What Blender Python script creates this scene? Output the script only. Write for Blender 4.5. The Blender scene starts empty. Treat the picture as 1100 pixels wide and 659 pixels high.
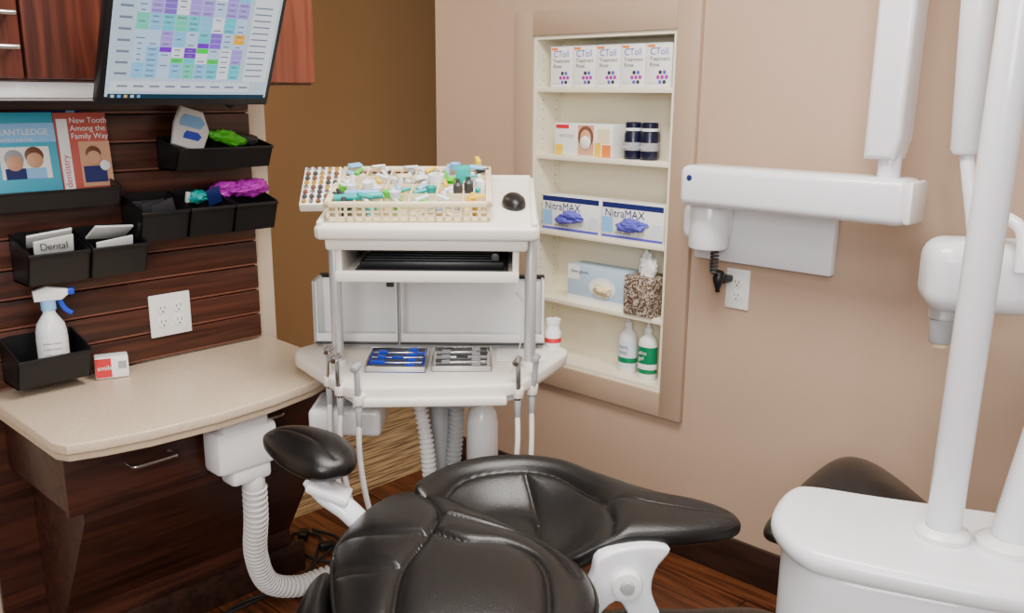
import bpy, bmesh, math, random
from mathutils import Vector, Matrix, Euler, noise
random.seed(7)
D=bpy.data; COL=bpy.context.scene.collection
rad=math.radians
# ---------------------------------------------------------------- materials
def mat(name,col,rough=.5,metal=0,spec=.5,emit=None,es=1,noise=0,nscale=30,bump=0,bscale=200,coat=0,trans=0,alpha=1):
    m=D.materials.new(name); m.use_nodes=True; nt=m.node_tree; b=nt.nodes['Principled BSDF']
    b.inputs['Base Color'].default_value=(*col,1); b.inputs['Roughness'].default_value=rough
    b.inputs['Metallic'].default_value=metal; b.inputs['Specular IOR Level'].default_value=spec
    b.inputs['Coat Weight'].default_value=coat; b.inputs['Transmission Weight'].default_value=trans
    b.inputs['Alpha'].default_value=alpha
    if emit: b.inputs['Emission Color'].default_value=(*emit,1); b.inputs['Emission Strength'].default_value=es
    tc=nt.nodes.new('ShaderNodeTexCoord')
    if noise:
        n=nt.nodes.new('ShaderNodeTexNoise'); n.inputs['Scale'].default_value=nscale; n.inputs['Detail'].default_value=4
        nt.links.new(tc.outputs['Object'],n.inputs['Vector'])
        r=nt.nodes.new('ShaderNodeValToRGB'); r.color_ramp.elements[0].position=.3; r.color_ramp.elements[1].position=.7
        r.color_ramp.elements[0].color=(*[c*(1-noise) for c in col],1); r.color_ramp.elements[1].color=(*[min(1,c*(1+noise)) for c in col],1)
        nt.links.new(n.outputs['Fac'],r.inputs['Fac']); nt.links.new(r.outputs['Color'],b.inputs['Base Color'])
    if bump:
        n=nt.nodes.new('ShaderNodeTexNoise'); n.inputs['Scale'].default_value=bscale
        nt.links.new(tc.outputs['Object'],n.inputs['Vector'])
        bp=nt.nodes.new('ShaderNodeBump'); bp.inputs['Strength'].default_value=bump; bp.inputs['Distance'].default_value=.002
        nt.links.new(n.outputs['Fac'],bp.inputs['Height']); nt.links.new(bp.outputs['Normal'],b.inputs['Normal'])
    return m
def wood(name,c1,c2,scale=(40,3,40),rough=.35,planks=False):
    m=mat(name,c1,rough); nt=m.node_tree; b=nt.nodes['Principled BSDF']
    tc=nt.nodes.new('ShaderNodeTexCoord'); mp=nt.nodes.new('ShaderNodeMapping'); mp.inputs['Scale'].default_value=scale
    n=nt.nodes.new('ShaderNodeTexNoise'); n.inputs['Scale'].default_value=1; n.inputs['Detail'].default_value=7; n.inputs['Distortion'].default_value=.6
    r=nt.nodes.new('ShaderNodeValToRGB'); r.color_ramp.elements[0].position=.35; r.color_ramp.elements[1].position=.68
    r.color_ramp.elements[0].color=(*c1,1); r.color_ramp.elements[1].color=(*c2,1)
    nt.links.new(tc.outputs['Object'],mp.inputs['Vector']); nt.links.new(mp.outputs['Vector'],n.inputs['Vector'])
    nt.links.new(n.outputs['Fac'],r.inputs['Fac']); out=r.outputs['Color']
    if planks:
        br=nt.nodes.new('ShaderNodeTexBrick'); br.inputs['Scale'].default_value=1; br.inputs['Brick Width'].default_value=1.1; br.inputs['Row Height'].default_value=.11
        br.inputs['Mortar Size'].default_value=.0025; br.inputs['Color1'].default_value=(1,1,1,1); br.inputs['Color2'].default_value=(.62,.55,.5,1); br.inputs['Mortar'].default_value=(.15,.12,.1,1)
        nt.links.new(tc.outputs['Object'],br.inputs['Vector'])
        mx=nt.nodes.new('ShaderNodeMixRGB'); mx.blend_type='MULTIPLY'; mx.inputs[0].default_value=1
        nt.links.new(out,mx.inputs[1]); nt.links.new(br.outputs['Color'],mx.inputs[2]); out=mx.outputs[0]
    nt.links.new(out,b.inputs['Base Color'])
    return m
M={}
M['wall']=mat('taupe_paint',(.46,.32,.228),.75,noise=.03,nscale=3,bump=.25,bscale=260)
M['casing']=mat('casing_paint',(.40,.285,.20),.5)
M['gold']=mat('gold_paint',(.30,.16,.062),.7,noise=.04,nscale=2,bump=.2)
M['left']=mat('pale_paint',(.50,.40,.30),.7,noise=.03,nscale=3)
M['ceil']=mat('ceiling_paint',(.8,.78,.74),.8,noise=.02)
M['niche']=mat('cream_laminate',(.86,.80,.62),.45,noise=.015,nscale=5)
M['hole']=mat('pin_hole',(.12,.09,.06),.8)
M['slat']=wood('cherry_slat',(.026,.007,.004),(.09,.026,.014),(30,2.5,50),.36)
M['lip']=mat('slat_lip',(.17,.06,.038),.35,noise=.1)
M['groove']=mat('slat_groove',(.006,.003,.002),.7)
M['cherry']=wood('cherry_veneer',(.04,.0095,.006),(.13,.032,.018),(40,40,3),.33)
M['cherryh']=wood('cherry_drawer',(.024,.007,.0045),(.075,.022,.012),(40,3,45),.38)
M['redwood']=wood('light_cherry',(.13,.032,.017),(.22,.058,.03),(40,40,3),.35)
M['floor']=wood('wood_floor',(.06,.018,.008),(.20,.068,.025),(3,40,1),.30,True)
M['base']=wood('dark_baseboard',(.018,.008,.006),(.04,.018,.012),(4,40,40),.35)
M['counter']=mat('beige_laminate',(.62,.49,.355),.4,noise=.10,nscale=160)
M['cedge']=mat('beige_edge',(.54,.41,.285),.4,noise=.05,nscale=160)
M['white']=mat('white_plastic',(.82,.82,.82),.3,noise=.01,nscale=4,coat=.2)
M['white2']=mat('white_enamel',(.78,.79,.83),.28,noise=.01,nscale=4,coat=.4)
M['offw']=mat('offwhite_plastic',(.84,.79,.71),.38,noise=.015,nscale=6)
M['cream']=mat('cream_plastic',(.85,.72,.46),.4)
M['leather']=mat('black_leather',(.006,.0053,.005),.30,spec=.5,noise=.15,nscale=60,bump=.3,bscale=420)
M['blackp']=mat('black_plastic',(.007,.007,.008),.38,spec=.4,noise=.05,nscale=20)
M['rubber']=mat('black_rubber',(.01,.01,.01),.6)
M['chrome']=mat('brushed_metal',(.62,.62,.62),.22,1)
M['alu']=mat('satin_aluminium',(.62,.62,.63),.4,.5)
M['grey']=mat('grey_plastic',(.35,.36,.37),.45)
M['dgrey']=mat('dark_grey',(.04,.04,.045),.45)
M['hose']=mat('hose_white',(.72,.70,.69),.45)
M['blue']=mat('blue_plastic',(.01,.05,.60),.35)
M['lblue']=mat('light_blue',(.25,.52,.85),.4)
M['teal']=mat('teal_plastic',(.0,.40,.38),.4)
M['green']=mat('green_plastic',(.10,.60,.03),.3)
M['dgreen']=mat('dark_green',(.0,.20,.08),.4)
M['purple']=mat('purple_wrap',(.42,.01,.40),.25)
M['red']=mat('red_print',(.6,.02,.03),.4)
M['yellow']=mat('yellow_print',(.88,.55,.02),.4)
M['orange']=mat('orange_print',(.85,.22,.03),.4)
M['navy']=mat('navy_print',(.012,.02,.13),.4)
M['jar']=mat('dark_jar',(.006,.008,.03),.25)
M['indigo']=mat('violet_blue',(.10,.10,.56),.4)
M['paper']=mat('white_card',(.84,.84,.83),.55)
M['ink']=mat('ink',(.03,.03,.04),.6)
M['greyink']=mat('grey_ink',(.35,.35,.38),.6)
M['skin']=mat('printed_skin',(.62,.33,.2),.5)
M['brownp']=mat('brown_print',(.16,.06,.03),.5)
M['gold2']=mat('gold_metal',(.7,.45,.12),.3,.8)
M['clear']=mat('frosted_plastic',(.78,.82,.86),.3)
M['label']=mat('bottle_label',(.70,.77,.86),.5)
m=mat('striped_carpet',(.3,.2,.1),.95); nt=m.node_tree; b=nt.nodes['Principled BSDF']
tc=nt.nodes.new('ShaderNodeTexCoord'); mp=nt.nodes.new('ShaderNodeMapping'); mp.inputs['Scale'].default_value=(75,5,1)
n=nt.nodes.new('ShaderNodeTexNoise'); n.inputs['Scale'].default_value=1; n.inputs['Detail'].default_value=3
r=nt.nodes.new('ShaderNodeValToRGB'); r.color_ramp.elements[0].position=.40; r.color_ramp.elements[1].position=.60
r.color_ramp.elements[0].color=(.11,.06,.03,1); r.color_ramp.elements[1].color=(.38,.26,.13,1)
nt.links.new(tc.outputs['Object'],mp.inputs[0]); nt.links.new(mp.outputs[0],n.inputs[0]); nt.links.new(n.outputs['Fac'],r.inputs[0]); nt.links.new(r.outputs[0],b.inputs['Base Color']); M['carpet']=m
m=mat('tissue_pattern',(.3,.2,.12),.6); nt=m.node_tree; b=nt.nodes['Principled BSDF']
tc=nt.nodes.new('ShaderNodeTexCoord'); n=nt.nodes.new('ShaderNodeTexNoise'); n.inputs['Scale'].default_value=45; n.inputs['Distortion'].default_value=3
r=nt.nodes.new('ShaderNodeValToRGB'); r.color_ramp.interpolation='CONSTANT'; r.color_ramp.elements[1].position=.52
r.color_ramp.elements[0].color=(.10,.06,.04,1); r.color_ramp.elements[1].color=(.50,.42,.34,1)
nt.links.new(tc.outputs['Object'],n.inputs[0]); nt.links.new(n.outputs['Fac'],r.inputs[0]); nt.links.new(r.outputs[0],b.inputs['Base Color']); M['tissue']=m
def emis(name,c,s=1.):
    if name not in M: M[name]=mat(name,(0,0,0),.5,spec=.15,emit=c,es=s)
    return M[name]
# ---------------------------------------------------------------- helpers
def empty(name,loc=(0,0,0),rot=(0,0,0)):
    o=D.objects.new(name,None); COL.objects.link(o); o.location=loc
    if isinstance(rot,Matrix): o.rotation_euler=rot.to_euler()
    else: o.rotation_euler=[rad(a) for a in rot]
    o.empty_display_size=.05
    return o
def fin(name,bm,m,par=None,smooth=False,loc=(0,0,0),rot=(0,0,0)):
    me=D.meshes.new(name); bmesh.ops.recalc_face_normals(bm,faces=bm.faces); bm.to_mesh(me); bm.free()
    if smooth:
        for p in me.polygons: p.use_smooth=True
        if smooth!='all':
            me.set_sharp_from_angle(angle=rad(40))
    me.materials.append(M[m] if isinstance(m,str) else m)
    o=D.objects.new(name,me); COL.objects.link(o); o.location=loc
    o.rotation_euler=[rad(a) for a in rot]
    if par: o.parent=par
    return o
def box(name,c,s,m,par=None,bev=0,rot=(0,0,0),seg=2):
    bm=bmesh.new(); bmesh.ops.create_cube(bm,size=1)
    bmesh.ops.scale(bm,vec=s,verts=bm.verts)
    if bev: bmesh.ops.bevel(bm,geom=bm.edges[:],offset=bev,segments=seg,profile=.5,affect='EDGES')
    return fin(name,bm,m,par,bool(bev),c,rot)
def bx(name,x0,x1,y0,y1,z0,z1,m,par=None,bev=0,seg=2):
    bm=bmesh.new(); bmesh.ops.create_cube(bm,size=1)
    bmesh.ops.scale(bm,vec=(x1-x0,y1-y0,z1-z0),verts=bm.verts); bmesh.ops.translate(bm,vec=((x0+x1)/2,(y0+y1)/2,(z0+z1)/2),verts=bm.verts)
    if bev: bmesh.ops.bevel(bm,geom=bm.edges[:],offset=bev,segments=seg,profile=.5,affect='EDGES')
    return fin(name,bm,m,par,bool(bev))
def lathe(name,prof,m,par=None,loc=(0,0,0),rot=(0,0,0),seg=32,sx=1,sy=1):
    bm=bmesh.new(); rings=[]
    for (r_,z) in prof:
        if r_<1e-5: rings.append([bm.verts.new((0,0,z))])
        else: rings.append([bm.verts.new((r_*sx*math.cos(2*math.pi*i/seg),r_*sy*math.sin(2*math.pi*i/seg),z)) for i in range(seg)])
    for a,b_ in zip(rings,rings[1:]):
        for i in range(seg):
            j=(i+1)%seg
            if len(a)==1 and len(b_)==1: continue
            if len(a)==1: bm.faces.new((a[0],b_[i],b_[j]))
            elif len(b_)==1: bm.faces.new((a[i],a[j],b_[0]))
            else: bm.faces.new((a[i],a[j],b_[j],b_[i]))
    return fin(name,bm,m,par,True,loc,rot)
def cyl(name,p0,p1,r0,r1,m,par=None,seg=24,rd=None):
    p0=Vector(p0);p1=Vector(p1); L=(p1-p0).length; rd=rd if rd is not None else min(r0,r1,L/2)*.15
    o=lathe(name,[(0,0),(r0-rd,0),(r0-rd*.3,rd*.3),(r0,rd),(r1,L-rd),(r1-rd*.3,L-rd*.3),(r1-rd,L),(0,L)],m,par,p0,seg=seg)
    o.rotation_euler=(p1-p0).to_track_quat('Z','Y').to_euler()
    return o
def spline(pts,n=12,closed=False):
    P=[Vector(p) for p in pts]; out=[]; N=len(P)
    rng=N if closed else N-1
    for i in range(rng):
        if closed: a,b_,c,d=P[(i-1)%N],P[i],P[(i+1)%N],P[(i+2)%N]
        else: a,b_,c,d=P[max(i-1,0)],P[i],P[i+1],P[min(i+2,N-1)]
        for k in range(n):
            t=k/n
            out.append(.5*((2*b_)+(-a+c)*t+(2*a-5*b_+4*c-d)*t*t+(-a+3*b_-3*c+d)*t**3))
    if not closed: out.append(P[-1])
    return out
def tube(name,pts,r_,m,par=None,seg=12,n=10,ribs=0,amp=.18,rfun=None,flat=1):
    S=spline(pts,n)
    if ribs:
        L=[0]
        for a,b_ in zip(S,S[1:]): L.append(L[-1]+(b_-a).length)
        tot=L[-1]; cnt=max(8,int(tot/ribs*4)); R=[]; j=0
        for k in range(cnt+1):
            d=tot*k/cnt
            while j<len(L)-2 and L[j+1]<d: j+=1
            t=(d-L[j])/max(1e-9,L[j+1]-L[j]); R.append(S[j].lerp(S[j+1],min(1,t)))
        S=R
    bm=bmesh.new(); rings=[]; prev=None
    for i,p in enumerate(S):
        t=(S[min(i+1,len(S)-1)]-S[max(i-1,0)]).normalized()
        if prev is None:
            a=Vector((0,0,1)) if abs(t.z)<.9 else Vector((1,0,0)); nn=(a-t*a.dot(t)).normalized()
        else: nn=(prev-t*prev.dot(t)).normalized()
        prev=nn; bb=t.cross(nn)
        rr=r_*(rfun(i/(len(S)-1)) if rfun else 1)
        if ribs: rr*=1+amp*(1 if i%4 in(1,2) else -1)*.5
        rings.append([bm.verts.new(p+nn*rr*math.cos(2*math.pi*k/seg)*flat+bb*rr*math.sin(2*math.pi*k/seg)) for k in range(seg)])
    for a,b_ in zip(rings,rings[1:]):
        for i in range(seg):
            j=(i+1)%seg; bm.faces.new((a[i],a[j],b_[j],b_[i]))
    bm.faces.new(rings[0]); bm.faces.new(rings[-1])
    return fin(name,bm,m,par,'all' if not ribs else True)
def prism(name,out,z0,z1,m,par=None,bev=0,smooth=0,loc=(0,0,0),rot=(0,0,0),seg=3):
    if smooth: out=[(p.x,p.y) for p in spline([(x,y,0) for x,y in out],smooth,True)]
    bm=bmesh.new(); v=[bm.verts.new((x,y,z0)) for x,y in out]; f=bm.faces.new(v)
    ex=bmesh.ops.extrude_face_region(bm,geom=[f]); nv=[g for g in ex['geom'] if isinstance(g,bmesh.types.BMVert)]
    bmesh.ops.translate(bm,vec=(0,0,z1-z0),verts=nv)
    if bev:
        ed=[e for e in bm.edges if abs(e.verts[0].co.z-e.verts[1].co.z)<1e-6]
        bmesh.ops.bevel(bm,geom=ed,offset=bev,segments=seg,profile=.5,affect='EDGES')
    return fin(name,bm,m,par,True,loc,rot)
def pad(name,out,zf,th,m,par,dome=.02,seams=(),K=44,n=14,pw=2.6,center=None,smooth=True):
    O=spline([(x,y,0) for x,y in out],n,True) if smooth else [Vector((x,y,0)) for x,y in out]
    c=Vector((sum(p.x for p in O)/len(O),sum(p.y for p in O)/len(O),0)) if center is None else Vector((*center,0))
    SP=[]
    for pts,dep,w in seams:
        sp=[(p.x,p.y) for p in spline([(a,b_,0) for a,b_ in pts],6)] if len(pts)>2 else pts
        SP.append((sp,dep,w))
    def seamd(x,y):
        s=0
        for pts,dep,w in SP:
            best=9
            for a,b_ in zip(pts,pts[1:]):
                ax,ay=a;bx_,by=b_; dx=bx_-ax;dy=by-ay; t=max(0,min(1,((x-ax)*dx+(y-ay)*dy)/(dx*dx+dy*dy+1e-12)))
                best=min(best,math.hypot(x-ax-dx*t,y-ay-dy*t))
            s=max(s,dep*(.55*math.exp(-(best/w))+.45*math.exp(-(best/(w*4))**1.3)))
        return s
    bm=bmesh.new()
    S=[math.sin(math.pi/2*k/K)  for k in range(K+1)]
    def ring(s,sgn):
        R=[]
        for p in O:
            q=c+(p-c)*s; e=(1-s**pw)**(1/pw) if s<1 else 0
            z=zf(q.x,q.y)+sgn*th/2*e
            if sgn>0: z+=dome*(1-s*s)-seamd(q.x,q.y)*min(1,e*1.3)
            R.append(bm.verts.new((q.x,q.y,z)))
        return R
    top=[ring(s,1) for s in S[1:]]; bot=[ring(s,-1) for s in S[1:-1]]
    ct=bm.verts.new((c.x,c.y,zf(c.x,c.y)+th/2+dome-seamd(c.x,c.y))); cb=bm.verts.new((c.x,c.y,zf(c.x,c.y)-th/2))
    N=len(O)
    def bridge(a,b_):
        for i in range(N):
            j=(i+1)%N; bm.faces.new((a[i],a[j],b_[j],b_[i]))
    for a,b_ in zip(top,top[1:]): bridge(a,b_)
    for a,b_ in zip(bot,bot[1:]): bridge(a,b_)
    bridge(bot[-1],top[-1])
    for i in range(N):
        j=(i+1)%N; bm.faces.new((ct,top[0][i],top[0][j])); bm.faces.new((cb,bot[0][j],bot[0][i]))
    return fin(name,bm,m,par,'all')
def text(name,s,loc,size,rot,m,par,align='LEFT'):
    cu=D.curves.new(name,'FONT'); cu.body=s; cu.size=size; cu.align_x=align; cu.materials.append(M[m] if isinstance(m,str) else m)
    o=D.objects.new(name,cu); COL.objects.link(o); o.location=loc; o.rotation_euler=[rad(a) for a in rot]; o.parent=par
    return o
FX=(90,0,90); FY=(90,0,0)
# ---------------------------------------------------------------- room
H=2.6
bx('floor',-2.5,1.2,-1.4,2.42,-.05,0,'floor')
bx('floor_carpet',-3.5,-2.5,-1.4,4.6,-.05,0,'carpet')
bx('ceiling',-3.5,1.2,-1.4,4.6,H,H+.05,'ceil')
w=empty('wall_north')
NX0,NX1,NZ0,NZ1=-2.05,-1.49,.53,1.64; Y=2.3; YB=2.52
bx('wall_part_1',-2.55,NX0,Y,YB,0,H,'wall',w); bx('wall_part_2',NX1,1.2,Y,YB,0,H,'wall',w)
bx('wall_part_3',NX0,NX1,Y,YB,0,NZ0,'wall',w); bx('wall_part_4',NX0,NX1,Y,YB,NZ1,H,'wall',w)
bx('niche_back',NX0,NX1,2.42,YB,NZ0,NZ1,'niche',w)
t=.012
bx('niche_liner_1',NX0,NX0+t,Y-.012,2.42,NZ0,NZ1,'niche',w); bx('niche_liner_2',NX1-t,NX1,Y-.012,2.42,NZ0,NZ1,'niche',w)
bx('niche_liner_3',NX0+t,NX1-t,Y-.012,2.42,NZ0,NZ0+.016,'niche',w); bx('niche_liner_4',NX0+t,NX1-t,Y-.012,2.42,NZ1-.012,NZ1,'niche',w)
for i in range(32):
    for yy in(2.325,2.395): cyl('pin_hole_%d'%i,(NX0+t-.001,yy,.57+i*.032),(NX0+t+.0006,yy,.57+i*.032),.0022,.0022,'hole',w,8)
SH=[1.475,1.255,1.0,.765]
for i,z in enumerate(SH): bx('niche_shelf_%d'%(i+1),NX0+t,NX1-t,Y-.008,2.42,z-.016,z,'niche',w,.002)
c=empty('trim_1'); cw=.078
for i,(a,b_,z0,z1) in enumerate([(NX0-cw,NX0,NZ0-cw,NZ1+cw),(NX1,NX1+cw,NZ0-cw,NZ1+cw),(NX0,NX1,NZ0-cw,NZ0),(NX0,NX1,NZ1,NZ1+cw)]):
    bx('casing_%d'%i,a,b_,Y-.02,Y,z0,z1,'casing',c,.002)
bx('baseboard_north',-2.55,1.2,Y-.014,Y,0,.125,'base',None,.003)
bx('wall_corridor',-3.56,-3.5,-1.4,4.6,0,H,'gold')
bx('baseboard_corridor',-3.5,-3.485,-1.4,4.6,0,.12,'base')
bx('wall_corridor_end',-3.5,-2.55,4.6,4.66,0,H,'gold')
bx('wall_west',-2.54,-2.352,-1.4,1.445,0,H,'left')
# slat panel
s=empty('slat_panel')
y0,y1=.40,1.378; z0,z1=.73,1.466; N=10; hz=(z1-z0)/N
bx('panel_backing',-2.35,-2.343,y0,y1,z0,z1,'groove',s)
for i in range(N):
    a=z0+i*hz; bx('slat_%d'%i,-2.343,-2.325,y0,y1,a+.010,a+hz,'slat',s,.002); bx('slat_lip_%d'%i,-2.345,-2.328,y0,y1,a+.0035,a+.009,'lip',s)
# upper cabinet
c=empty('upper_cabinet')
bx('carcass',-2.349,-2.02,.30,1.385,1.47,2.35,'cherry',c,.002)
bx('cabinet_door_1',-2.02,-2.0,.30,.682,1.475,2.35,'cherry',c,.003)
bx('cabinet_door_2',-2.02,-2.0,.688,1.04,1.475,2.35,'cherry',c,.003)
bx('cabinet_door_3',-2.02,-2.0,1.046,1.385,1.475,2.35,'redwood',c,.003)
for k,zz in enumerate((1.535,1.60)):
    cyl('door_handle_%d'%k,(-1.975,.58,zz),(-1.975,.67,zz),.005,.005,'chrome',c)
    for yy in(.59,.66): cyl('handle_post_%d_%d'%(k,int(yy*100)),(-2.0,yy,zz),(-1.975,yy,zz),.004,.004,'chrome',c,12)
l=empty('under_cabinet_light'); bx('housing',-2.22,-2.03,.5,.93,1.435,1.47,'white',l,.006); bx('lens',-2.2,-2.05,.52,.91,1.43,1.436,'clear',l,.001)
# monitor
tilt=25
Rm=Matrix.Rotation(rad(tilt),3,'Y')@Euler((rad(90),0,rad(90))).to_matrix()
mo=empty('computer_monitor',(-1.925,.99,1.422),Rm)
W_,H_=.40,.285
box('bezel',(0,H_/2,-.012),(W_,H_,.028),'blackp',mo,.004)
box('screen',(0,H_/2+.004,.003),(W_-.024,H_-.034,.002),emis('scr_bg',(.55,.68,.78),1.05),mo)
box('back_shell',(0,H_/2,-.035),(W_*.7,H_*.7,.03),'blackp',mo,.01)
sx0,sx1=-W_/2+.015,W_/2-.015; sb=.024
box('taskbar',(0,sb-.001,.0045),(sx1-sx0-.004,.010,.001),emis('taskb',(.01,.05,.09),.8),mo)
for k in range(5): box('taskbar_icon_%d'%k,(sx0+.012+k*.014,sb-.001,.0053),(.007,.006,.0005),emis('ticon%d'%(k%3),[(.8,.8,.8),(.2,.5,.9),(.9,.6,.2)][k%3],.8),mo)
cols=[(.50,.68,.92),(.08,.62,.72),(.22,.58,.90),(.27,.10,.75),(.42,.28,.85),(.12,.68,.45),(.85,.88,.95)]
gx0,gx1,gy0,gy1=sx0+.045,sx1-.075,sb+.04,H_-.02; nc,nr=9,17
kk=0
for i in range(nc):
    for j in range(nr):
        k=random.choice([0,0,1,1,2,2,3,4,4,5,6]) if j%3==0 else kk
        kk=k
        col=emis('cell%d'%k,cols[k],1.1)
        if (i,j) in((3,3),(5,5),(6,3)): col=emis('cellg',(.0,.70,.04),1.2)
        if (i,j) in((4,4),(2,5),(5,6),(4,5)): col=emis('cellp',(.18,.01,.55),1.2)
        if (i,j) in((8,7),(8,8)): col=emis('cello',(.9,.42,.01),1.2)
        cw_=(gx1-gx0)/nc; ch=(gy1-gy0)/nr
        box('schedule_cell_%d_%d'%(i,j),(gx0+cw_*(i+.5),gy0+ch*(j+.5),.0046),(cw_*.93,ch*.90,.0008),col,mo)
        if random.random()<.6: box('cell_text_%d_%d'%(i,j),(gx0+cw_*(i+.45),gy0+ch*(j+.5),.0052),(cw_*random.uniform(.3,.7),ch*.22,.0003),emis('sidel',(.25,.3,.42),.8),mo)
box('side_panel',(sx1-.034,H_/2+.02,.0046),(.060,H_-.08,.0008),emis('sidep',(.80,.84,.90),1.05),mo)
for k in range(12): box('side_line_%d'%k,(sx1-.04,gy0+.01+k*.0145,.0053),(.042,.003,.0004),emis('sidel',(.25,.3,.42),.8),mo)
box('bottom_panel',(-.02,sb+.022,.0046),(W_-.08,.022,.0008),emis('botp',(.74,.80,.86),1.05),mo)
for k in range(9): box('bottom_button_%d'%k,(sx0+.03+k*.035,sb+.022,.0053),(.022,.004,.0004),emis('sidel',(.25,.3,.42),.8),mo)
for k in range(8): box('time_label_%d'%k,(sx0+.024,gy0+.01+k*.024,.005),(.026,.005,.0004),emis('sidel',(.25,.3,.42),.8),mo)
cyl('mount_arm',(0,.2,-.04),(0,.17,-.125),.02,.02,'blackp',mo)
tube('cable',[(.13,.02,-.03),(.14,-.03,-.05),(.145,-.035,-.12)],.004,'rubber',mo)
# ---------------------------------------------------------------- bins
def bin_(name,ya,yb,za,zb,d=.12,div=()):
    o=empty(name,(-2.325,(ya+yb)/2,za)); h=zb-za; w_=(yb-ya)/2; t=.004
    prof=[(0,0),(d*.8,0),(d,h*.62),(d,h*.7),(0,h)]
    for k,yy in enumerate((-w_,w_-t)):
        bm=bmesh.new(); v=[bm.verts.new((x,yy,z)) for x,z in prof]; v2=[bm.verts.new((x,yy+t,z)) for x,z in prof]
        bm.faces.new(v); bm.faces.new(v2)
        for i in range(5): j=(i+1)%5; bm.faces.new((v[i],v[j],v2[j],v2[i]))
        fin('end_%d'%k,bm,'blackp',o)
    bx('bottom',0,d*.8,-w_,w_,0,t,'blackp',o); bx('back',0,t,-w_,w_,0,h,'blackp',o)
    bm=bmesh.new(); q=[(d*.8,-w_,0),(d*.8,w_,0),(d,w_,h*.62),(d,-w_,h*.62)]; v=[bm.verts.new(p) for p in q]; v2=[bm.verts.new((p[0]-t,p[1],p[2])) for p in q]
    bm.faces.new(v); bm.faces.new(v2)
    for i in range(4): j=(i+1)%4; bm.faces.new((v[i],v[j],v2[j],v2[i]))
    fin('front',bm,'blackp',o)
    bx('front_lip',d-.004,d+.005,-w_-.001,w_+.001,h*.6,h*.68,'blackp',o,.002)
    bx('hanger',-.006,.002,-w_*.8,w_*.8,h*.8,h*1.02,'blackp',o)
    return o
def crumple(name,c_,s_,m,par,seed=0,am=.25,rot=(0,0,0)):
    bm=bmesh.new(); bmesh.ops.create_icosphere(bm,subdivisions=4,radius=1)
    off=Vector((seed*3.1,seed*1.7,seed*2.3))
    for v in bm.verts:
        n_=v.co.copy()
        e=noise.noise(n_*1.3+off)*1.4; rdg=1-abs(noise.noise(n_*2.6+off*1.3))*3.2; rdg2=1-abs(noise.noise(n_*5.5+off*.7))*3
        k=1+am*(e+.75*rdg+.3*rdg2-.6)
        v.co=Vector((n_.x*s_[0],n_.y*s_[1],n_.z*s_[2]))*k
    return fin(name,bm,m,par,'all',c_,rot)
b1=bin_('storage_bin',1.10,1.375,1.25,1.335)
pouch=[(-.055,-.05),(.03,-.06),(.05,.0),(.03,.05),(-.035,.055),(-.05,.01)]
prism('white_pouch',pouch,-.008,.008,'paper',b1,.005,0,(.055,-.065,.105),(78,12,90)); prism('pouch_print',[(x*.7,y*.3+.018) for x,y in pouch],.0085,.0095,'lblue',b1,0,0,(.055,-.065,.105),(78,12,90)); prism('pouch_print_2',[(x*.5,y*.2-.02) for x,y in pouch],.0085,.0095,'blue',b1,0,0,(.055,-.065,.105),(78,12,90))
crumple('green_wrap',(.06,.035,.080),(.022,.055,.020),'green',b1,3,.3,(-18,0,0)); crumple('dark_wrap',(.05,.095,.07),(.02,.04,.016),'dgrey',b1,9)
for k in range(3):
    ya=.99+k*.132
    bb=bin_('storage_bin',ya,ya+.127,1.075,1.19)
    if k==1:
        crumple('teal_packet',(.05,-.01,.10),(.03,.03,.018),'teal',bb,5,.3); box('packet_2',(.07,.03,.10),(.004,.04,.05),'navy',bb,.001,(20,20,0)); box('white_tip',(.05,-.035,.10),(.01,.012,.03),'paper',bb,.002,(0,20,0))
    if k==2: crumple('purple_wrap_1',(.06,.01,.112),(.045,.058,.026),'purple',bb,11,.32); crumple('purple_wrap_2',(.04,-.045,.112),(.03,.045,.022),'purple',bb,12,.32)
    if k==0:
        for q_ in range(3): box('packet_%d'%q_,(.03+.02*q_,.02*q_-.02,.07),(.004,.06,.06),'dgrey',bb,.001,(10*q_,15,0))
for k in range(2):
    ya=.715+k*.145
    bb=bin_('storage_bin',ya,ya+.14,1.0,1.115)
    box('leaflet',(.06,0,.105),(.006,.10,.06),'paper',bb,.001,(12-20*k,55,0)); box('leaflet_print',(.065,0,.108),(.004,.07,.015),'red' if k==0 else 'lblue',bb,0,(12-20*k,55,0))
    box('leaflet_back',(.085,0,.088 if k==0 else .078),(.005,.09,.05 if k==0 else .03),'paper',bb,.001,(8,30,0))
    if k==0: text('leaflet_title','Dental',(.094,-.035,.082),.024,(90,0,90),'ink',bb)
bb=bin_('brochure_holder',.66,.955,1.175,1.245,.10)
bl=bin_('storage_bin',.665,.835,.755,.865)
br=empty('dental_brochure',(-2.275,.78,1.20),(0,-8,0))
box('sheet',(0,-.02,.10),(.004,.15,.205),mat('cyan_print',(.06,.42,.60),.4),br,.001)
box('title_band',(.0025,-.02,.155),(.001,.15,.045),'lblue',br); text('title','BRANTLEDGE',(.0045,-.085,.15),.020,FX,'paper',br); text('subtitle','FAMILY DENTAL',(.0045,-.07,.135),.010,FX,'paper',br)
box('photo_area',(.0028,-.02,.085),(.001,.11,.075),'paper',br)
for k in range(2):
    lathe('face_%d'%k,[(0,.003),(.016,.002),(.019,0),(0,-.001)],'skin',br,(.0035,-.045+k*.045,.085+.006*k),(0,90,0),20); lathe('hair_%d'%k,[(0,.002),(.02,.001),(.022,0),(0,-.001)],'brownp' if k else 'greyink',br,(.003,-.045+k*.045,.095+.006*k),(0,90,0),20)
    box('shirt_%d'%k,(.0035,-.045+k*.045,.06),(.001,.045,.025),'lblue' if k else 'navy',br)
br=empty('dental_brochure',(-2.285,.90,1.20),(0,-6,0))
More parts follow.
